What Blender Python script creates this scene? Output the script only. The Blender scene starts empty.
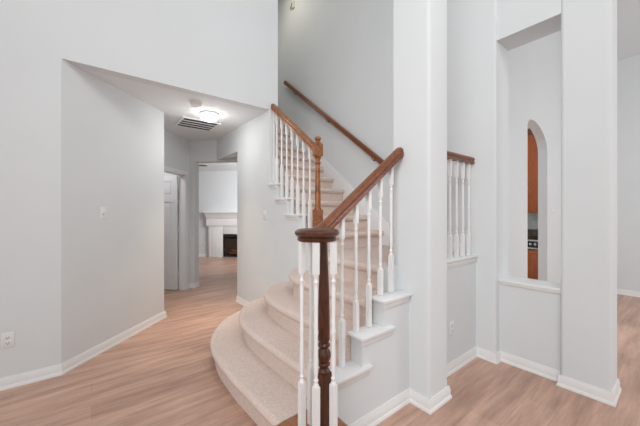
import bpy, bmesh, math, random
from math import sin, cos, pi, radians, sqrt
from mathutils import Vector, Matrix
random.seed(4)
S = bpy.context.scene
C = S.collection

# ------------------------------------------------------------------ camera, light, exposure
cam = bpy.data.objects.new('camera', bpy.data.cameras.new('camera'))
C.objects.link(cam)
cam.data.sensor_width = 36.0
cam.data.lens = 290.5 / 640 * 36.0
cam.data.clip_start = 0.02
cam.location = (0, 0, 1.35)
cam.rotation_euler = (radians(90), 0, radians(51.82 - 90))
S.camera = cam

W = bpy.data.worlds.new('daylight'); S.world = W; W.use_nodes = True
W.node_tree.nodes['Background'].inputs[0].default_value = (1.0, 1.0, 1.0, 1)
W.node_tree.nodes['Background'].inputs[1].default_value = 0.70
S.view_settings.view_transform = 'Standard'
S.view_settings.look = 'None'
S.view_settings.exposure = 0.04
S.view_settings.gamma = 1.0

def area(name, loc, target, sx, sy, power, col=(1, 1, 1), spread=180):
    l = bpy.data.lights.new(name, 'AREA'); l.shape = 'RECTANGLE'; l.size = sx; l.size_y = sy
    l.energy = power; l.color = col; l.spread = radians(spread)
    o = bpy.data.objects.new(name, l); C.objects.link(o); o.location = loc
    o.rotation_euler = (Vector(target) - Vector(loc)).to_track_quat('-Z', 'Y').to_euler()
    return o
area('window_light_foyer', (-2.6, -0.6, 3.0), (1.8, 1.6, 1.6), 2.0, 3.0, 20, spread=75)
area('window_light_high', (0.3, -0.9, 5.0), (0.7, 3.4, 2.6), 2.0, 1.2, 60)
area('window_light_dining', (5.2, -2.4, 2.0), (4.4, 1.2, 1.5), 2.6, 2.2, 46)
area('fill_light_family_room', (3.7, 5.7, 2.0), (3.2, 8.9, 1.5), 1.2, 1.0, 46, spread=130)  # added unseen light for the fireplace wall, no window stands here
area('passage_fill', (2.62, 4.15, 2.1), (2.0, 4.95, 2.0), .4, .4, 3.5)  # unseen light added to lift the dim nook under the stairs
area('side_room_fill', (.45, 5.45, 2.45), (.75, 5.75, .6), .3, .3, 7)  # no fitting here, added out of view to light the open door leaf
area('fill_light_kitchen', (5.22, 3.6, 2.3), (5.72, 1.5, 1.3), .8, 1.0, 50)  # added light without a window, brightens the view through the arch
area('upstairs_fill', (2.15, 4.3, 5.3), (2.85, 3.9, 3.6), 0.5, 0.5, 5, (1, .9, .75))  # added warm light with no fitting, lifts the upper stairwell wall

# ------------------------------------------------------------------ materials
def mat(name, col, rough=.5, spec=.4, var=.04, scale=6.0, bump=0.0, bscale=80., metal=0.0, coat=0.0):
    m = bpy.data.materials.new(name); m.use_nodes = True
    nt = m.node_tree; b = nt.nodes['Principled BSDF']
    b.inputs['Roughness'].default_value = rough
    b.inputs['Specular IOR Level'].default_value = spec
    b.inputs['Metallic'].default_value = metal
    b.inputs['Coat Weight'].default_value = coat
    tc = nt.nodes.new('ShaderNodeTexCoord')
    n = nt.nodes.new('ShaderNodeTexNoise'); n.inputs['Scale'].default_value = scale
    n.inputs['Detail'].default_value = 3
    nt.links.new(tc.outputs['Object'], n.inputs['Vector'])
    r = nt.nodes.new('ShaderNodeValToRGB')
    r.color_ramp.elements[0].position = .3; r.color_ramp.elements[1].position = .7
    r.color_ramp.elements[0].color = tuple(c * (1 - var) for c in col) + (1,)
    r.color_ramp.elements[1].color = tuple(min(1, c * (1 + var)) for c in col) + (1,)
    nt.links.new(n.outputs['Fac'], r.inputs['Fac'])
    nt.links.new(r.outputs['Color'], b.inputs['Base Color'])
    if bump:
        n2 = nt.nodes.new('ShaderNodeTexNoise'); n2.inputs['Scale'].default_value = bscale
        nt.links.new(tc.outputs['Object'], n2.inputs['Vector'])
        bp = nt.nodes.new('ShaderNodeBump'); bp.inputs['Strength'].default_value = bump
        bp.inputs['Distance'].default_value = .004
        nt.links.new(n2.outputs['Fac'], bp.inputs['Height'])
        nt.links.new(bp.outputs['Normal'], b.inputs['Normal'])
    return m

def wood_mat(name, dark, light, stretch=(1, 1, 1), scale=14., rough=.32, coat=.25):
    m = bpy.data.materials.new(name); m.use_nodes = True
    nt = m.node_tree; b = nt.nodes['Principled BSDF']
    b.inputs['Roughness'].default_value = rough; b.inputs['Coat Weight'].default_value = coat
    b.inputs['Coat Roughness'].default_value = .15
    tc = nt.nodes.new('ShaderNodeTexCoord'); mp = nt.nodes.new('ShaderNodeMapping')
    mp.inputs['Scale'].default_value = stretch
    nt.links.new(tc.outputs['Object'], mp.inputs['Vector'])
    n = nt.nodes.new('ShaderNodeTexNoise'); n.inputs['Scale'].default_value = scale
    n.inputs['Detail'].default_value = 6; n.inputs['Roughness'].default_value = .6
    nt.links.new(mp.outputs['Vector'], n.inputs['Vector'])
    r = nt.nodes.new('ShaderNodeValToRGB')
    r.color_ramp.elements[0].position = .32; r.color_ramp.elements[1].position = .7
    r.color_ramp.elements[0].color = dark + (1,); r.color_ramp.elements[1].color = light + (1,)
    nt.links.new(n.outputs['Fac'], r.inputs['Fac'])
    nt.links.new(r.outputs['Color'], b.inputs['Base Color'])
    return m

def floor_mat():
    m = bpy.data.materials.new('wood_plank_floor'); m.use_nodes = True
    nt = m.node_tree; b = nt.nodes['Principled BSDF']
    b.inputs['Roughness'].default_value = .38
    b.inputs['Specular IOR Level'].default_value = .4
    tc = nt.nodes.new('ShaderNodeTexCoord')
    br = nt.nodes.new('ShaderNodeTexBrick')
    br.inputs['Scale'].default_value = 1.0
    br.inputs['Brick Width'].default_value = 1.25; br.inputs['Row Height'].default_value = .185
    br.inputs['Mortar Size'].default_value = .0012; br.inputs['Mortar Smooth'].default_value = .3
    br.offset = .37; br.offset_frequency = 2
    br.inputs['Color1'].default_value = (.62, .40, .308, 1)
    br.inputs['Color2'].default_value = (.53, .335, .256, 1)
    br.inputs['Mortar'].default_value = (.42, .26, .19, 1)
    nt.links.new(tc.outputs['Object'], br.inputs['Vector'])
    mp = nt.nodes.new('ShaderNodeMapping'); mp.inputs['Scale'].default_value = (1.0, 9.0, 1.0)
    nt.links.new(tc.outputs['Object'], mp.inputs['Vector'])
    n = nt.nodes.new('ShaderNodeTexNoise'); n.inputs['Scale'].default_value = 1.6
    n.inputs['Detail'].default_value = 7; n.inputs['Roughness'].default_value = .62
    nt.links.new(mp.outputs['Vector'], n.inputs['Vector'])
    r = nt.nodes.new('ShaderNodeValToRGB')
    r.color_ramp.elements[0].position = .3; r.color_ramp.elements[1].position = .72
    r.color_ramp.elements[0].color = (.62, .60, .585, 1); r.color_ramp.elements[1].color = (1.20, 1.20, 1.20, 1)
    nt.links.new(n.outputs['Fac'], r.inputs['Fac'])
    mx = nt.nodes.new('ShaderNodeMix'); mx.data_type = 'RGBA'; mx.blend_type = 'MULTIPLY'
    mx.inputs['Factor'].default_value = 1
    nt.links.new(br.outputs['Color'], mx.inputs['A']); nt.links.new(r.outputs['Color'], mx.inputs['B'])
    nt.links.new(mx.outputs['Result'], b.inputs['Base Color'])
    return m

def emit_mat(name, col, strength):
    m = bpy.data.materials.new(name); m.use_nodes = True
    b = m.node_tree.nodes['Principled BSDF']
    b.inputs['Base Color'].default_value = (.95, .95, .93, 1)
    b.inputs['Emission Color'].default_value = col + (1,)
    b.inputs['Emission Strength'].default_value = strength
    return m

WALL = mat('wall_paint', (.712, .742, .757), .75, .2, .012, 2.5, .04, 180)
CEIL = mat('ceiling_paint', (.79, .82, .84), .85, .15, .015, 3, .08, 120)
TRIM = mat('white_trim_paint', (.82, .825, .83), .35, .4, .01)
FLOOR = floor_mat()
CARPET = mat('beige_carpet', (.77, .64, .575), .95, .05, .09, 70, 1.0, 300)
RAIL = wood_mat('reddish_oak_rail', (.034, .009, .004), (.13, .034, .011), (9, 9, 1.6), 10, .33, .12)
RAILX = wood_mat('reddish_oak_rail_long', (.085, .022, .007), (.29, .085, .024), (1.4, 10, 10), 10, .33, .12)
RAIL_LIT = wood_mat('oak_rail_warm_lit', (.13, .036, .008), (.42, .15, .035), (3, 3, 3), 8, .33, .12)  # same oak as the lower rail, with warm light put into its colour
TREAD = wood_mat('oak_starting_tread', (.24, .085, .032), (.42, .17, .07), (10, 1.5, 10))
CAB = wood_mat('cherry_cabinet', (.28, .062, .012), (.38, .098, .020), (6, 6, 1.2), 8, .4, .1)
CABD = wood_mat('dark_cabinet_moulding', (.10, .035, .015), (.16, .055, .022), (6, 6, 1.2), 8, .4, .1)
GRANITE = mat('brown_granite', (.10, .065, .045), .25, .5, .6, 60)
BLACK = mat('black_glass', (.012, .012, .013), .15, .5)
STEEL = mat('brushed_steel', (.6, .6, .62), .3, .5, .05, 30, 0, 1, 1.0)
PLASTIC = mat('white_plastic', (.79, .79, .79), .4, .4, .01)
CREAM = mat('cream_plastic', (.78, .73, .64), .5, .3, .02)
DARK = mat('dark_cavity', (.03, .03, .03), .8, .2)
SOOT = mat('sooty_firebrick', (.05, .032, .024), .9, .1, .3, 20)
DOORP = mat('door_paint', (.80, .80, .81), .45, .35, .01)
BRASS = mat('dark_bronze', (.10, .075, .05), .4, .5, .1, 20, 0, 1, .8)
DOME = emit_mat('frosted_lamp_glass', (1.0, .97, .92), 15.0)

# ------------------------------------------------------------------ mesh helpers
class MB:
    def __init__(s): s.bm = bmesh.new()
    def box(s, x0, x1, y0, y1, z0, z1, M=None):
        vs = [s.bm.verts.new((x, y, z)) for z in (z0, z1) for y in (y0, y1) for x in (x0, x1)]
        for f in ((0, 2, 3, 1), (4, 5, 7, 6), (0, 1, 5, 4), (2, 6, 7, 3), (0, 4, 6, 2), (1, 3, 7, 5)):
            s.bm.faces.new([vs[i] for i in f])
        if M is not None:
            for v in vs: v.co = M @ v.co
        return s
    def prism(s, poly, a0, a1, axis='z', M=None):
        """poly in the plane normal to the axis; axis z: (x,y), y: (x,z), x: (y,z)"""
        def P(p, a):
            return {'z': (p[0], p[1], a), 'y': (p[0], a, p[1]), 'x': (a, p[0], p[1])}[axis]
        A = [s.bm.verts.new(P(p, a0)) for p in poly]; B = [s.bm.verts.new(P(p, a1)) for p in poly]
        n = len(poly)
        s.bm.faces.new(A); s.bm.faces.new(B)
        for i in range(n): s.bm.faces.new((A[i], A[(i + 1) % n], B[(i + 1) % n], B[i]))
        if M is not None:
            for v in A + B: v.co = M @ v.co
        return s
    def lathe(s, prof, cx=0, cy=0, cz=0, n=20, M=None):
        rings = []
        for r, z in prof:
            rings.append([s.bm.verts.new((cx + r * cos(2 * pi * i / n), cy + r * sin(2 * pi * i / n), cz + z)) for i in range(n)])
        for a, b in zip(rings, rings[1:]):
            for i in range(n):
                s.bm.faces.new((a[i], a[(i + 1) % n], b[(i + 1) % n], b[i]))
        s.bm.faces.new(rings[0]); s.bm.faces.new(rings[-1])
        if M is not None:
            for R in rings:
                for v in R: v.co = M @ v.co
        return s
    def sweep(s, path, prof, closed=False):
        """path: 3D points; prof: closed list of (side, up)"""
        P = [Vector(p) for p in path]; rings = []
        for i, p in enumerate(P):
            if i == 0: t1 = t2 = (P[1] - P[0]).normalized()
            elif i == len(P) - 1: t1 = t2 = (P[-1] - P[-2]).normalized()
            else: t1 = (P[i] - P[i - 1]).normalized(); t2 = (P[i + 1] - P[i]).normalized()
            t = (t1 + t2).normalized()
            side = t.cross(Vector((0, 0, 1))).normalized(); up = side.cross(t)
            k = 1 / max(.3, t.dot(t1))
            h1 = Vector((t1.x, t1.y, 0)); h2 = Vector((t2.x, t2.y, 0))
            horiz = abs(h1.normalized().dot(h2.normalized())) < .9999 if h1.length and h2.length else False
            rings.append([s.bm.verts.new(p + side * a * (k if horiz else 1) + up * b) for a, b in prof])
        n = len(prof)
        for a, b in zip(rings, rings[1:]):
            for i in range(n): s.bm.faces.new((a[i], a[(i + 1) % n], b[(i + 1) % n], b[i]))
        s.bm.faces.new(rings[0]); s.bm.faces.new(rings[-1])
        return s
    def build(s, name, m, parent=None, bevel=0, seg=2, smooth=False, kind=None, angle=40):
        bmesh.ops.recalc_face_normals(s.bm, faces=s.bm.faces)
        if bevel:
            es = [e for e in s.bm.edges if len(e.link_faces) == 2 and e.calc_face_angle(0) > .5]
            bmesh.ops.bevel(s.bm, geom=es, offset=bevel, segments=seg, affect='EDGES', profile=.5, clamp_overlap=True)
        me = bpy.data.meshes.new(name); s.bm.to_mesh(me); s.bm.free()
        me.materials.append(m)
        o = bpy.data.objects.new(name, me); C.objects.link(o)
        if smooth or bevel:
            for p in me.polygons: p.use_smooth = True
            me.set_sharp_from_angle(angle=radians(angle))
        if parent is not None:
            o.parent = parent
            o.matrix_parent_inverse = parent.matrix_basis.inverted()
        if kind: o['kind'] = kind
        return o

def tag(o, label, cat, group=None):
    o['label'] = label; o['category'] = cat
    if group: o['group'] = group
    return o
def thing(name, label, cat, loc=(0, 0, 0), rz=0, group=None):
    o = bpy.data.objects.new(name, None); o.empty_display_size = .1; C.objects.link(o)
    o.location = loc; o.rotation_euler = (0, 0, rz)
    o.matrix_basis = Matrix.Translation(loc) @ Matrix.Rotation(rz, 4, 'Z')
    return tag(o, label, cat, group)
def copy_thing(o, loc, rz, label):
    c = o.copy(); C.objects.link(c); c.location = loc; c.rotation_euler = (0, 0, rz); c['label'] = label
    for ch in o.children:
        d = ch.copy(); C.objects.link(d); d.parent = c
        for g in ch.children:
            e = g.copy(); C.objects.link(e); e.parent = d
    return c
def struct(mb, name, m, **k): return mb.build(name, m, kind='structure', **k)

def rounded(poly, r, idx=None, seg=5):
    """round the chosen corners of an XY polygon (bullnose drywall corners)"""
    out = []; n = len(poly)
    for i, p in enumerate(poly):
        if idx is not None and i not in idx: out.append(p); continue
        p = Vector(p); a = (Vector(poly[i - 1]) - p).normalized(); b = (Vector(poly[(i + 1) % n]) - p).normalized()
        ang = a.angle(b); d = r / math.tan(ang / 2)
        c = p + (a + b).normalized() * (r / sin(ang / 2))
        s_ = p + a * d - c; e_ = p + b * d - c
        for k in range(seg + 1):
            v = s_.lerp(e_, k / seg).normalized() * r + c
            out.append((v.x, v.y))
    return out

def frame(origin, ang):  # local x along wall, local y into the wall
    return Matrix.Translation(origin) @ Matrix.Rotation(ang, 4, 'Z')

BASE = [(0, 0), (.020, 0), (.020, .010), (.016, .020), (.012, .026), (.012, .064), (.008, .074), (.006, .088), (0, .088)]
def baseboard(name, pts):
    """pts walk along the wall with the room on the RIGHT-hand side"""
    return struct(MB().sweep([(x, y, 0) for x, y in pts], BASE), name, TRIM, smooth=True, angle=25)

TOP = 5.6
HC = 2.645      # hall ceiling

# ------------------------------------------------------------------ setting
struct(MB().box(-6, 10, -5, 15, -.1, 0), 'floor', FLOOR)
struct(MB().prism([(-4, -3.4), (3.2, -3.4), (3.2, 5.4), (-4, 5.4)], TOP, TOP + .1), 'ceiling', CEIL)
# hall + far room ceiling
struct(MB().prism([(-.20, 3.37), (1.75, 3.37), (1.75, 5.3), (2.9, 5.3), (9, 5.3), (9, 14), (-6, 14), (-6, 3.41), (-.20, 3.41)], HC, HC + .12), 'ceiling_hall', CEIL)
# left wall with the wall above the hall opening
mb = MB().box(-4, -.2, 3.25, 3.40, 0, HC)
mb.box(-4, 1.75, 3.25, 3.37, HC, TOP)
struct(mb, 'wall_left', WALL)
# hall left wall, 45 degrees
MC = frame((-.2, 3.25, 0), pi / 4)
HLW = sqrt(2) * .945
struct(MB().prism(rounded([(0, 0), (HLW, 0), (HLW, .13), (0.13, .13)], .02, [1]), 0, HC, M=MC), 'wall_hall_left', WALL, smooth=True)
# hall right wall: stepped kerb of the upper flight, full wall, header above the side opening
UZ = [1.135 + .185 * i for i in range(11)]; UY = [2.33 + .235 * i for i in range(11)]
poly = [(2.24, 0), (2.24, .95), (UY[0] + .045, .95)]
for k in range(4):
    poly += [(UY[k] + (.03 if k else .045), UZ[k]), (UY[k + 1] + .03 if k < 3 else 3.25, UZ[k])]
poly += [(3.25, 0)]
struct(MB().prism(poly, 1.75, 1.85, 'x').box(1.75, 1.87, 3.25, 4.27, 0, TOP).box(1.75, 1.87, 4.27, 5.45, 2.29, TOP), 'wall_hall_right', WALL)
# hall end wall at -45 degrees with the cased opening
A0 = Vector((1.39, 5.56, 0)); ME = frame(A0, -pi / 4)   # local x toward +X-Y, local y away from camera
o0, o1 = .085, 1.10
mb = MB().prism(rounded([(-.2, 0), (o0, 0), (o0, .15), (-.2, .15)], .015, [1]), 0, HC, M=ME)
mb.box(o1, 2.0, 0, .15, 0, HC, ME).box(o0, o1, 0, .15, 2.27, HC, ME)
struct(mb, 'wall_hall_end', WALL, smooth=True)
# hall door wall (45 degrees) with door opening, local x runs back toward the camera
MD = frame(A0, pi / 4 + pi)      # local x toward camera, local -y is away from the hall
dj = .13; dw = .80
mb = MB().box(-.02, dj, -.12, 0, 0, HC, MD).box(dj + dw, 1.9, -.12, 0, 0, HC, MD).box(dj, dj + dw, -.12, 0, 2.02, HC, MD)
struct(mb, 'wall_hall_door', WALL)
struct(MB().box(.0, .02, -.12, -2.2, 0, HC, MD).box(0, 2.2, -2.2, -2.3, 0, HC, MD).box(1.9, 2.0, -2.2, 0, 0, HC, MD), 'wall_closet', WALL)
# far family room
FW = 12.03 / sqrt(2)
MF = frame((12.03 / 2, 12.03 / 2, 0), -pi / 4)
struct(MB().box(-6.5, 3.5, 0, .15, 0, HC, MF), 'wall_fireplace', WALL)
# stairwell right wall, the wall that ends at the corner beside the recess
struct(MB().prism(rounded([(2.86, 1.078), (3.16, 1.078), (3.16, 5.3), (2.86, 5.3)], .022, [0]), 0, TOP), 'wall_stairwell', WALL, smooth=True)
struct(MB().box(1.87, 2.86, 5.2, 5.3, 2.7, TOP), 'wall_stairwell_end', WALL)
# stair side wall (stepped under the brackets), low wall below the landing guard, centre column
SX = [.80, 1.03, 1.245, 1.455, 1.70]; SZ = [.19, .38, .57, .76, .95]
poly = [(1.10, 0), (1.10, SZ[1])]
for k in (2, 3):
    x = SX[k] + .07
    poly += [(x, SZ[k - 1]), (x, SZ[k])]
poly += [(1.82, SZ[3]), (1.82, 0)]
struct(MB().prism(poly, 1.25, 1.35, 'y').box(1.70, 1.81, 1.3501, 1.411, .762, .95), 'wall_stair', WALL)
struct(MB().box(2.0, 2.86, 1.25, 1.41, 0, .934), 'wall_landing', WALL)
struct(MB().prism(rounded([(1.80, 1.09), (2.05, 1.09), (2.05, 1.405), (1.80, 1.405)], .024), 0, TOP), 'wall_column', WALL, smooth=True)
# right wall: recess with the tall opening, and the column right of it
RX, RB = 2.945, 3.15
mb = MB().prism(rounded([(2.88, .338), (3.15, .338), (3.15, .625), (2.88, .625)], .024), 0, TOP)
mb.box(RX, RB, .62, 1.085, 0, .715).box(2.882, RB, .62, 1.078, 2.91, TOP)
struct(mb, 'wall_right', WALL, smooth=True)
mb = MB().box(2.922, RB + .02, .625, 1.078, .724, .748)
mb.prism([(2.932, .724), (2.932, .708), (2.938, .700), (RX, .694), (RX, .724)], .625, 1.078, 'y')
struct(mb, 'trim_sill', TRIM, bevel=.004)
# room beyond on the right
struct(MB().box(6.91, 7.0, -4, 1.4, 0, 3.9), 'wall_dining', WALL)
struct(MB().prism([(3.16, 4.90), (7.0, 3.87), (7.0, 3.97), (3.16, 5.0)], -4, 1.36, 'y'), 'ceiling_dining', WALL)
# wall with the arch (outline in x,z)
AX0, AX1, AZ0, AZ1 = 4.28, 5.10, 2.20, 2.555
arch = [(AX0, 0)]
arch += [(AX0, 2.45), (AX0 + .03, 2.50), (AX0 + .09, 2.54)]
for k in range(1, 15):
    a = pi / 2 * (1 - k / 14); arch.append((AX0 + .18 + (AX1 - AX0 - .18) * cos(a), AZ0 + (AZ1 - AZ0) * sin(a)))
arch += [(AX1, 0)]
poly = [(3.16, 0)] + arch + [(7.0, 0), (7.0, 3.93), (3.16, 4.95)]
struct(MB().prism(poly, 1.25, 1.36, 'y'), 'wall_arch', WALL)
# kitchen behind the arch
struct(MB().box(5.95, 6.05, 1.36, 4.5, 0, 3.9).box(3.2, 6.05, 4.5, 4.6, 0, 3.9), 'wall_kitchen', WALL)
struct(MB().box(3.2, 6.0, 1.36, 4.5, 3.0, 3.1), 'ceiling_kitchen', CEIL)

# baseboards
baseboard('baseboard_left', [(-4, 3.25), (-.2, 3.25), (-.2 + .945, 3.25 + .945), (-.2 + .945 - .08, 3.25 + .945 + .08)])
baseboard('baseboard_hall_right', [(1.87, 4.27), (1.75, 4.27), (1.75, 3.42)])
p = lambda M, x, y: tuple((M @ Vector((x, y, 0)))[:2])
baseboard('baseboard_hall_end', [p(MD, dj - .065, 0), p(ME, 0, 0), p(ME, o0, 0), p(ME, o0, .15)])
baseboard('baseboard_stair', [(1.13, 1.25), (1.80, 1.25), (1.80, 1.09), (2.05, 1.09), (2.05, 1.25), (2.86, 1.25), (2.86, 1.078), (RX, 1.078), (RX, .625), (2.88, .625), (2.88, .338), (3.15, .338), (3.15, .60)])
baseboard('baseboard_dining', [(6.91, 1.25), (6.91, -4)])
baseboard('baseboard_fireplace', [p(MF, -6.5, 0), p(MF, -3.4, 0)])
# landing trim below the guard
mb = MB().box(2.05, 2.86, 1.228, 1.41, .934, .955)
mb.prism([(1.25, .93), (1.234, .93), (1.234, .918), (1.240, .905), (1.244, .885), (1.25, .885)], 2.05, 2.86, 'x')
struct(mb, 'trim_landing', TRIM, bevel=.003)

# ------------------------------------------------------------------ staircase
def catmull(P, n=6):
    out = []
    for i in range(len(P) - 1):
        p0 = Vector(P[max(0, i - 1)]); p1 = Vector(P[i]); p2 = Vector(P[i + 1]); p3 = Vector(P[min(len(P) - 1, i + 2)])
        for k in range(n):
            t = k / n
            out.append(.5 * ((2 * p1) + (p2 - p0) * t + (2 * p0 - 5 * p1 + 4 * p2 - p3) * t * t + (3 * p1 - p0 - 3 * p2 + p3) * t ** 3))
    out.append(Vector(P[-1])); return out
def carpet_step(parent, path, back, z0, z1, nose=.042):
    """path: front nosing in plan, the free side on its left when walking; back: plan points closing the tread"""
    bm = bmesh.new(); P = [Vector(q) for q in path]; n = len(P)
    r = .031
    prof = [(-nose, z0)] + [(-nose, z1 - 2.3 * r)] + [(-nose + (nose) * .0, z1 - 2.3 * r)]
    prof = [(-nose, z0), (-nose, z1 - 2.4 * r), (-nose * .55, z1 - 2.15 * r), (-.004, z1 - 1.6 * r), (0, z1 - r), (-.003, z1 - .6 * r), (-.010, z1 - .25 * r), (-.022, z1 - .04 * r), (-.034, z1)]
    rings = []
    for i in range(n):
        t = (P[min(n - 1, i + 1)] - P[max(0, i - 1)]).normalized()
        nrm = Vector((-t.y, t.x))
        rings.append([bm.verts.new((P[i].x + nrm.x * o, P[i].y + nrm.y * o, z)) for o, z in prof])
    for a, b in zip(rings, rings[1:]):
        for j in range(len(prof) - 1): bm.faces.new((a[j], b[j], b[j + 1], a[j + 1]))
    bt = [bm.verts.new((x, y, z1)) for x, y in back]; bb = [bm.verts.new((x, y, z0)) for x, y in back]
    bm.faces.new([R[-1] for R in rings] + bt)
    bm.faces.new([R[0] for R in rings] + bb)
    bm.faces.new(rings[-1] + [bt[0], bb[0]])
    bm.faces.new(list(reversed(rings[0])) + [bb[-1], bt[-1]])
    for i in range(len(back) - 1): bm.faces.new((bb[i], bt[i], bt[i + 1], bb[i + 1]))
    mb = MB(); mb.bm.free(); mb.bm = bm
    return mb.build('carpeted_step', CARPET, parent, smooth=True, angle=50)

st = thing('staircase', 'white and beige carpeted staircase with flared curved bottom steps turning at a landing', 'staircase', (1.3, 2.0, 0))
W0 = 1.748
fronts = [
    [(.80, 1.402), (.785, 1.75), (.775, 2.1), (.80, 2.5), (.90, 2.82), (1.10, 3.12), (1.30, 3.28), (1.50, 3.39), (W0, 3.47)],
    [(1.03, 1.352), (1.02, 1.7), (1.013, 2.1), (1.03, 2.4), (1.10, 2.65), (1.22, 2.86), (1.38, 3.0), (1.57, 3.08), (W0, 3.13)],
    [(1.235, 1.352), (1.23, 1.7), (1.232, 2.1), (1.255, 2.36), (1.31, 2.55), (1.41, 2.70), (1.56, 2.83), (W0, 2.92)],
    [(1.44, 1.352), (1.43, 1.7), (1.42, 2.0), (1.44, 2.25), (1.51, 2.41), (1.60, 2.53), (W0, 2.65)],
]
for k, fr in enumerate(fronts):
    y0 = fr[0][1]
    carpet_step(st, catmull(fr), [(W0, y0)] if k else [(W0, 1.402)], SZ[k] - .19, SZ[k])
# landing
carpet_step(st, [(1.695, 1.412), (1.69, 1.7), (1.69, 2.0), (1.695, 2.238)], [(2.84, 2.238), (2.84, 1.412)], .76, .95)
MB().box(1.87, 2.84, 2.238, 2.38, .76, .95).build('landing_carpet', CARPET, st)
# upper flight
for k in range(10):
    carpet_step(st, [(1.852 if k < 4 else 1.872, UY[k]), (2.1, UY[k]), (2.4, UY[k]), (2.838, UY[k])][::-1], [(1.852 if k < 4 else 1.872, UY[k] + .30), (2.838, UY[k] + .30)], UZ[k] - .185, UZ[k])
MB().box(1.872, 2.838, UY[10], 5.19, 2.72, UZ[10]).build('upper_floor_carpet', CARPET, st)
# sloping underside of the upper flight
sl = .185 / .235
MB().prism([(2.40, .94), (4.70, .94 + 2.3 * sl), (4.70, .80 + 2.3 * sl), (2.40, .78)], 1.872, 2.838, 'x').build('soffit', WALL, st)
# white skirt board on the stairwell wall
nz = lambda y: UZ[0] + (y - UY[0]) * sl
sk = [(2.26, .95), (2.26, nz(2.26) + .13), (4.66, nz(4.66) + .13), (4.66, nz(4.66) - .2), (2.5, .95)]
MB().prism(sk, 2.839, 2.859, 'x').build('skirt_board', TRIM, st, bevel=.004)
MB().box(2.842, 2.859, 1.36, 2.255, .95, 1.045).build('skirt_board', TRIM, st, bevel=.004)
# white stair brackets (return nosings), lower flight
def bracket_x(x0, x1, z):
    mb = MB().box(x0, x1, 1.221, 1.356, z, z + .019)
    mb.prism([(1.25, z), (1.228, z), (1.230, z - .012), (1.238, z - .022), (1.242, z - .046), (1.25, z - .046)], x0 + .02, x1 - .012, 'x')
    return mb.build('stair_bracket', TRIM, st, bevel=.004)
bracket_x(1.070, 1.385, SZ[1])
bracket_x(1.285, 1.610, SZ[2])
bracket_x(1.495, 1.799, SZ[3])
def bracket_y(y0, y1, z):
    mb = MB().box(1.716, 1.851, y0, y1, z, z + .022)
    mb.prism([(1.75, z), (1.722, z), (1.724, z - .012), (1.738, z - .022), (1.742, z - .046), (1.75, z - .046)], y0 + .02, y1 - .012, 'y')
    return mb.build('stair_bracket', TRIM, st, bevel=.004)
for k in range(4): bracket_y(UY[k] + (.003 if k else .04), (UY[k] + .285) if k < 3 else 3.249, UZ[k])
# wooden starting tread at the curtail end
wt = [(.785, 1.398), (.785, 1.08), (.82, 1.0), (.89, .955), (.97, .95), (1.05, .99), (1.10, 1.07), (1.105, 1.246), (1.097, 1.246), (1.097, 1.398)]
MB().prism(wt, .158, .19).build('starting_tread', TREAD, st, bevel=.006)
wi = [(.81, 1.398), (.81, 1.09), (.84, 1.02), (.90, .98), (.97, .975), (1.03, 1.01), (1.075, 1.08), (1.08, 1.246), (1.08, 1.398)]
MB().prism(wi, 0, .158).build('starting_riser', TRIM, st)

# ------------------------------------------------------------------ railings
RP = [(-.030, -.030), (.030, -.030), (.031, -.012), (.024, -.004), (.031, .006), (.031, .018), (.022, .030), (.008, .034), (-.008, .034), (-.022, .030), (-.031, .018), (-.031, .006), (-.024, -.004), (-.031, -.012)]
def baluster(x, y, z0, z1, zb, zt, w=.029, parent=None):
    """square base to zb, turned middle, square top block from zt to z1"""
    h = w / 2; mb = MB()
    mb.box(x - h, x + h, y - h, y + h, z0, zb - .012); mb.box(x - h * .86, x + h * .86, y - h * .86, y + h * .86, zt + .012, z1)
    L = zt - zb
    prof = [(h * 1.0, zb - .0121), (h * .98, zb - .004), (h * .66, zb + .004), (h * .66, zb + .010), (h * .88, zb + .018), (h * .60, zb + .027), (h * .55, zb + .034),
            (h * .78, zb + .06), (h * .84, zb + .09), (h * .70, zb + .15 * L / .45 + .02), (h * .70, zb + .35 * L), (h * .66, zb + .45 * L), (h * .84, zb + .46 * L + .012), (h * .66, zb + .47 * L + .02),
            (h * .68, zb + .7 * L), (h * .74, zt - .06), (h * .58, zt - .035), (h * .88, zt - .026), (h * .60, zt - .016), (h * .60, zt - .004), (h * .84, zt + .006), (h * .86, zt + .0121)]
    mb.lathe(prof, x, y, 0, 12)
    return mb.build('baluster', TRIM, parent, smooth=True, angle=35)
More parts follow.
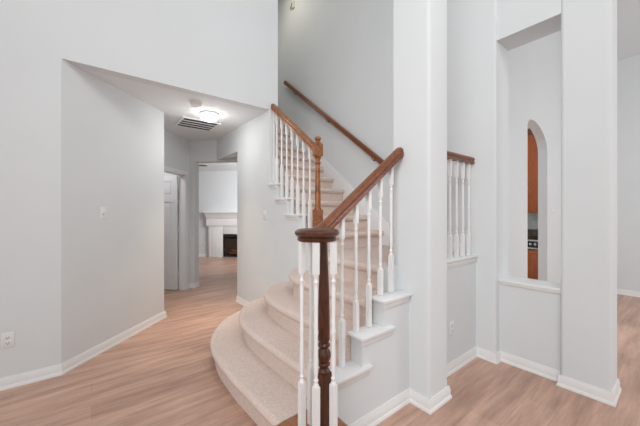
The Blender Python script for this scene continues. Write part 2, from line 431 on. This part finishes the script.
# --- lower flight
lr = thing('stair_railing', 'lower flight railing with white balusters, round volute end and dark newel post', 'railing', (1.3, 1.3, .19))
RY = 1.325
def rail_c(x): return 1.785 - .755 * (1.77 - x)        # centre line height
RV = Vector((.915, 1.189, 1.235))
path = [(1.798, RY, rail_c(1.798)), (1.5, RY, rail_c(1.5)), (1.2, RY, rail_c(1.2)), (1.10, RY - .001, rail_c(1.10) + .002), (1.04, RY - .006, rail_c(1.04) + .012), (.985, RY - .022, 1.232)]
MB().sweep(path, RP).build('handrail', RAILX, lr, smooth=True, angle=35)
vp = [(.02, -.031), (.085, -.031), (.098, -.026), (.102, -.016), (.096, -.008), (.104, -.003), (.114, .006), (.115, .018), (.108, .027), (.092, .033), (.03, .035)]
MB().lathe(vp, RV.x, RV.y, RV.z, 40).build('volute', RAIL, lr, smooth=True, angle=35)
def newel_low(x, y, z0, z1):
    mb = MB(); h = .031
    mb.box(x - h, x + h, y - h, y + h, z0, .530)
    pr = [(.031, .5299), (.032, .538), (.024, .548), (.022, .558), (.032, .568), (.032, .576), (.023, .583), (.031, .595), (.037, .615), (.034, .635), (.024, .652), (.023, .658), (.032, .666), (.032, .674), (.024, .682), (.031, .700), (.031, .80), (.028, .95), (.0225, 1.08), (.019, 1.18), (.018, z1)]
    mb.lathe(pr, x, y, 0, 20)
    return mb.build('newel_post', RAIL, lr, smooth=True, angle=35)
newel_low(.943, 1.167, .19, 1.206)
for x, y in ((.825, 1.195), (.95, 1.288), (.856, 1.120), (.935, 1.082)):
    baluster(x, y, .19, 1.206, .52, 1.04, parent=lr)
xs = [1.215, 1.337, 1.458, 1.575, 1.692]; zs = [SZ[1], SZ[2], SZ[2], SZ[3], SZ[3]]
for x, z in zip(xs, zs):
    u = rail_c(x) - .036
    baluster(x, RY, z + .022, u, u - .63, u - .15, parent=lr)
# --- landing guard
lg = thing('landing_railing', 'short level railing of white balusters at the landing, seen right of the column', 'railing', (2.45, 1.29, .955))
MB().sweep([(2.05, 1.29, 1.848), (2.858, 1.29, 1.848)], RP).build('handrail', RAILX, lg, smooth=True, angle=35)
for i in range(7): baluster(2.103 + .117 * i, 1.29, .955, 1.818, 1.16, 1.66, parent=lg)
# --- upper flight
ur = thing('stair_railing', 'upper flight railing with white balusters and oak newel post tinted by painted warm light', 'railing', (1.8, 2.7, 1.3))
UX = 1.80
def ur_c(y): return 1.985 + (y - 2.33) * .775
MB().sweep([(UX, 2.35, ur_c(2.35)), (UX, 2.8, ur_c(2.8)), (UX, 3.249, ur_c(3.249))], RP).build('handrail', RAIL_LIT, ur, smooth=True, angle=35)
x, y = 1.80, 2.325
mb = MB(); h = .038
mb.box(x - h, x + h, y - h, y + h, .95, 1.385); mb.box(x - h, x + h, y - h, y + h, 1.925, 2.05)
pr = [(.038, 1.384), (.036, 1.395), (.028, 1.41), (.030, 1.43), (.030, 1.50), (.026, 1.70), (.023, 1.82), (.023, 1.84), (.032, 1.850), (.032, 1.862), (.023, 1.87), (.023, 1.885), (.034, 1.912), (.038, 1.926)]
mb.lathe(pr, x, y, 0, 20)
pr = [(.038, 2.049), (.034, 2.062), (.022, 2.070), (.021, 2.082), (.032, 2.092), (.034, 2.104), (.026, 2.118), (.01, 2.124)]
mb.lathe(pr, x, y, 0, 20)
mb.build('newel_post', RAIL_LIT, ur, smooth=True, angle=35)
for y in (2.46, 2.575, 2.69, 2.805, 2.92, 3.035, 3.15, 3.225):
    k = max(i for i in range(4) if y >= UY[i] + .03)
    u = ur_c(y) - .037
    baluster(UX, y, UZ[k] + .022, u, u - .56, u - .14, parent=ur)
# --- wall handrail in the stairwell
wr = thing('wall_handrail', 'brown wooden handrail on brackets climbing the stairwell wall', 'handrail', (2.80, 3.5, 2.9))
HX = 2.80
hz = lambda y: 1.965 + (y - 2.32) * .785
mb = MB().sweep([(HX, 2.10, hz(2.10)), (HX, 3.4, hz(3.4)), (HX, 4.60, hz(4.60))], [(a * .95, b * .95) for a, b in RP])
mb.build('rail', RAILX, wr, smooth=True, angle=35)
for y in (2.5, 3.42, 4.33):
    z = hz(y) - .03
    mb = MB().lathe([(.014, 0), (.015, .004), (.009, .008), (.006, .012)], 0, 0, 0, 12, Matrix.Translation((2.86, y, z - .048)) @ Matrix.Rotation(-pi / 2, 4, 'Y'))
    mb.sweep([(2.855, y, z - .048), (2.82, y, z - .050), (2.803, y, z - .038), (2.80, y, z + .004)], [(.0035 * cos(a * pi / 4), .0035 * sin(a * pi / 4)) for a in range(8)])
    mb.build('rail_bracket', BRASS, wr, smooth=True)

# ------------------------------------------------------------------ hall: door, fixtures
dr = thing('door_1', 'white six-panel door standing open at the end of the hall', 'door', A0, 0)
dr['kind'] = 'structure'
# leaf swung 90 degrees, hinged on the room side of the far jamb
ML = MD @ Matrix.Translation((dj + .024, -.125, 0)) @ Matrix.Rotation(-pi / 2, 4, 'Z')   # local x runs away from the hall
lw = .76
mb = MB()
cols = [(.10, .345), (.415, .66)]; rows = [(.22, .86), (.98, 1.54), (1.66, 1.90)]
xe = [0, .10, .345, .415, .66, lw]; ze = [.012, .22, .86, .98, 1.54, 1.66, 1.90, 2.0]
mb.box(0, lw, .012, .023, .012, 2.0, ML)
for i in range(5):
    for j in range(7):
        if i in (1, 3) and j in (1, 3, 5): 
            mb.prism([(xe[i] + .03, ze[j] + .03), (xe[i + 1] - .03, ze[j] + .03), (xe[i + 1] - .03, ze[j + 1] - .03), (xe[i] + .03, ze[j + 1] - .03)], .003, .032, 'y', ML)
        else: mb.box(xe[i], xe[i + 1], 0, .035, ze[j], ze[j + 1], ML)
mb.build('door_leaf', DOORP, dr)
mb = MB()
for s_ in (dj, dj + dw): 
    mb.box(s_ - .005 if s_ == dj else s_ - .012, s_ + .012 if s_ == dj else s_ + .005, -.122, .002, 0, 2.02, MD)
mb.box(dj, dj + dw, -.122, .002, 2.008, 2.03, MD)
mb.box(dj - .060, dj, 0, .014, 0, 2.08, MD).box(dj + dw, dj + dw + .06, 0, .014, 0, 2.08, MD).box(dj, dj + dw, 0, .014, 2.02, 2.08, MD)
mb.build('door_frame', TRIM, dr)
for z in (.25, 1.02, 1.78):
    MB().box(dj + .012, dj + .024, -.15, -.110, z, z + .09, MD).build('hinge', TRIM, dr)

# ceiling lamp
pl = bpy.data.lights.new('hall_lamp_bulb', 'AREA'); pl.shape = 'DISK'; pl.size = .2; pl.energy = 3.6; pl.color = (1, .80, .58); pl.spread = radians(62)
po = bpy.data.objects.new('hall_lamp_bulb', pl); C.objects.link(po); po.location = (1.205, 3.86, HC - .102)
pl = bpy.data.lights.new('hall_lamp_glow', 'POINT'); pl.energy = 3.4; pl.color = (1, .98, .95); pl.shadow_soft_size = .10
po = bpy.data.objects.new('hall_lamp_glow', pl); C.objects.link(po); po.location = (1.205, 3.86, HC - .42)
cl = thing('ceiling_light', 'lit round white dome lamp on the hall ceiling beside the vent', 'ceiling light', (1.205, 3.86, HC))
MB().lathe([(.03, 0), (.114, 0), (.118, -.012), (.114, -.024), (.10, -.026)], 1.205, 3.86, HC, 28).build('lamp_base', TRIM, cl, smooth=True)
MB().lathe([(.108, -.026), (.112, -.038), (.106, -.058), (.09, -.077), (.06, -.092), (.028, -.099), (.004, -.10)], 1.205, 3.86, HC, 28).build('lamp_dome', DOME, cl, smooth=True, angle=80)
sd = thing('smoke_detector', 'small round white smoke detector on the hall ceiling', 'smoke detector', (.957, 3.56, HC))
MB().lathe([(.03, 0), (.068, 0), (.068, -.014), (.060, -.024), (.057, -.044), (.02, -.05)], .957, 3.56, HC, 24).build('detector_body', PLASTIC, sd, smooth=True)
MB().lathe([(.012, -.049), (.012, -.054), (.004, -.055)], .957, 3.56, HC, 12).build('test_button', PLASTIC, sd, smooth=True)
vt = thing('air_return_vent', 'rectangular white ceiling vent with dark slots in the hall', 'vent', (1.215, 4.44, HC))
x0, x1, y0, y1 = .955, 1.475, 4.19, 4.69
MB().box(x0, x1, y0, y0 + .03, HC - .012, HC).box(x0, x1, y1 - .03, y1, HC - .012, HC).box(x0, x0 + .03, y0 + .03, y1 - .03, HC - .012, HC).box(x1 - .03, x1, y0 + .03, y1 - .03, HC - .012, HC).build('frame', TRIM, vt)
MB().box(x0 + .03, x1 - .03, y0 + .03, y1 - .03, HC - .003, HC - .001).build('backing', DARK, vt)
mb = MB()
for i in range(1, 4):
    yy = y0 + .03 + i * (y1 - y0 - .06) / 4
    mb.box(x0 + .03, x1 - .03, yy - .004, yy + .004, HC - .012, HC - .003)
mb.build('slats', TRIM, vt)

# switches and outlets: built flat in local XZ facing -Y
def plate(name, label, cat, M, outlet, group=None):
    rz = M.to_euler().z
    t = thing(name, label, cat, tuple(M.translation), rz, group)
    def P(mb, n, m, **k):
        for v in mb.bm.verts: v.co = M @ v.co
        return mb.build(n, m, t, **k)
    P(MB().box(-.036, .036, -.006, 0, -.058, .058), 'cover_plate', PLASTIC, bevel=.002)
    if outlet:
        for z in (-.02, .02):
            P(MB().box(-.017, .017, -.009, -.005, z - .014, z + .014), 'socket', PLASTIC, bevel=.002)
            P(MB().box(-.009, -.006, -.0095, -.008, z - .003, z + .008).box(.006, .009, -.0095, -.008, z - .003, z + .008).box(-.003, .003, -.0095, -.008, z - .010, z - .006), 'slots', DARK)
    else:
        P(MB().prism([(-.006, -.012), (-.016, .008), (-.006, .012)], -.006, .006, 'x'), 'toggle', PLASTIC)
        P(MB().box(-.008, .008, -.0075, -.005, -.017, -.0125), 'slot', DARK)
    return t
plate('power_outlet', 'white double outlet low on the left wall', 'outlet', frame((-.508, 3.25, .37), 0), True)
plate('light_switch', 'white light switch on the angled hall wall', 'light switch', MC @ Matrix.Translation((.405, 0, 1.35)), False)
plate('light_switch', 'white light switch below the upper stair brackets', 'light switch', frame((1.75, 3.37, 1.325), -pi / 2), False)
plate('power_outlet', 'white outlet low on the wall right of the column', 'outlet', frame((2.40, 1.25, .375), 0), True)
plate('light_switch', 'white light switch right of the arch beyond the tall opening', 'light switch', frame((5.35, 1.25, 1.35), 0), False)

# fixture high on the stairwell wall
fx = thing('wall_detector', 'small cream detector with dark slot high on the stairwell wall', 'detector', (2.86, 4.35, 5.08))
MX = frame((2.86, 4.42, 5.08), -pi / 2)
MB().box(-.05, .05, -.035, 0, -.05, .08, MX).build('housing', CREAM, fx, bevel=.008)
MB().box(-.012, .012, -.04, -.034, -.055, .04, MX @ Matrix.Rotation(radians(35), 4, 'Y')).build('slot', DARK, fx)

# ------------------------------------------------------------------ far room: fireplace
def fx_at(px):   # local x on the fireplace wall seen at pixel column px
    a = (px - 320) / 290.5; yw = radians(51.82)
    ux = cos(yw) + sin(yw) * a; uy = sin(yw) - cos(yw) * a
    t = 12.03 / (ux + uy); return (MF.inverted() @ Vector((ux * t, uy * t, 0))).x
a, b, c = fx_at(210), fx_at(224), fx_at(207.5)
wb = .95; B2 = b + wb; A2 = B2 + (b - a); C2 = A2 + (a - c)
fp = thing('fireplace', 'white fireplace with moulded mantel shelf and dark firebox in far room', 'fireplace', tuple(MF @ Vector((b + .45, 0, 0))), 0)
MB().box(a, b, -.10, 0, 0, 1.0, MF).box(B2, A2, -.10, 0, 0, 1.0, MF).box(b, B2, -.10, 0, .71, 1.0, MF).build('surround', TRIM, fp, bevel=.006)
for i in range(4):
    for xx in (a + .06 + i * (b - a - .12) / 3, B2 + .06 + i * (b - a - .12) / 3):
        MB().box(xx - .012, xx + .012, -.103, -.10, .02, .90, MF).build('pilaster_flute', TRIM, fp)
pf = [(0, .95), (-.12, .95), (-.13, 1.0), (-.13, 1.17), (-.15, 1.20), (-.20, 1.30), (-.24, 1.34), (-.24, 1.40), (0, 1.40)]
MB().prism(pf, a - .05, A2 + .05, 'x', MF).box(c, C2, -.27, 0, 1.36, 1.41, MF).build('mantel', TRIM, fp)
mb = MB().box(b, B2, -.014, -.004, 0, .71, MF)
mb.build('firebox', SOOT, fp)
MB().box(b + .02, B2 - .02, -.09, -.075, .62, .69, MF).box(b + .02, b + .05, -.09, -.075, .02, .62, MF).box(B2 - .05, B2 - .02, -.09, -.075, .02, .62, MF).box(b + .02, B2 - .02, -.09, -.075, .02, .07, MF).build('screen_frame', BLACK, fp)
mb = MB()
for i, (yy, zz) in enumerate(((-.05, .13), (-.035, .13), (-.045, .20))):
    mb.lathe([(.03, 0), (.035, .02), (.035, .5), (.03, .52)], 0, 0, 0, 10, MF @ Matrix.Translation((b + .2 + .03 * i, yy, zz)) @ Matrix.Rotation(pi / 2, 4, 'Y'))
mb.build('logs', CABD, fp, smooth=True)
plate('power_outlet', 'small outlet on the far wall left of the fireplace', 'outlet', MF @ Matrix.Translation((fx_at(204.5), 0, .40)), True)
cv = thing('ceiling_speaker', 'small dark round fitting in the far room ceiling', 'ceiling fitting', (2.0, 6.6, HC))
q = Vector((.3015, 1.035)) * 7.9
MB().lathe([(.05, 0), (.11, 0), (.11, -.012), (.09, -.016), (.03, -.016)], q.x, q.y, HC, 20).build('grille', BRASS, cv, smooth=True)

# ------------------------------------------------------------------ kitchen beyond the arch
ky0, ky1 = 1.37, 2.4
uc = thing('wall_cabinet', 'tall reddish cherry upper cabinet seen through the arch', 'cabinet', (5.75, 1.9, 1.35))
MB().box(5.57, 5.945, ky0, ky1, 1.35, 2.62).build('body', CAB, uc)
for y in (ky0 + .005, ky0 + .52):
    d_ = MB().box(5.548, 5.57, y, y + .505, 1.36, 2.60).build('door', CAB, uc, bevel=.004)
    MB().box(5.542, 5.5478, y + .07, y + .435, 1.43, 2.53).build('panel', CAB, d_, bevel=.003)
MB().prism([(5.57, 2.60), (5.545, 2.60), (5.50, 2.68), (5.50, 2.70), (5.945, 2.70), (5.945, 2.6201), (5.57, 2.6201)], ky0, ky1, 'y').build('crown_moulding', CABD, uc)
lc = thing('base_cabinet', 'reddish cherry base cabinet below the dark counter seen through the arch', 'cabinet', (5.65, 1.9, 0))
MB().box(5.37, 5.945, ky0, ky1, .0, .79).build('body', CAB, lc)
for y in (ky0 + .005, ky0 + .52):
    d_ = MB().box(5.348, 5.37, y, y + .505, .10, .775).build('door', CAB, lc, bevel=.004)
    MB().box(5.342, 5.3478, y + .07, y + .435, .17, .70).build('panel', CAB, d_, bevel=.003)
ck = thing('cooktop', 'black cooktop front with silver trim and knobs seen through the arch', 'cooktop', (5.6, 1.9, .79))
MB().box(5.35, 5.90, ky0, ky1, .792, .935).build('body', BLACK, ck)
MB().box(5.345, 5.3499, ky0, ky1, .795, .815).box(5.345, 5.3499, ky0, ky1, .915, .935).build('steel_trim', STEEL, ck)
for i in range(6):
    MB().lathe([(.02, 0), (.022, .004), (.018, .02), (.014, .024)], 0, 0, 0, 12, Matrix.Translation((5.35, 1.46 + .062 * i, .868)) @ Matrix.Rotation(-pi / 2, 4, 'Y')).build('knob', STEEL, ck, smooth=True)
tag(MB().box(5.92, 5.949, ky0, ky1, .936, 1.07).build('backsplash', GRANITE), 'brown granite backsplash strip behind the cooktop', 'backsplash')
plate('power_outlet', 'white outlet on the wall above the granite backsplash', 'outlet', frame((5.95, 1.62, 1.15), -pi / 2), True)
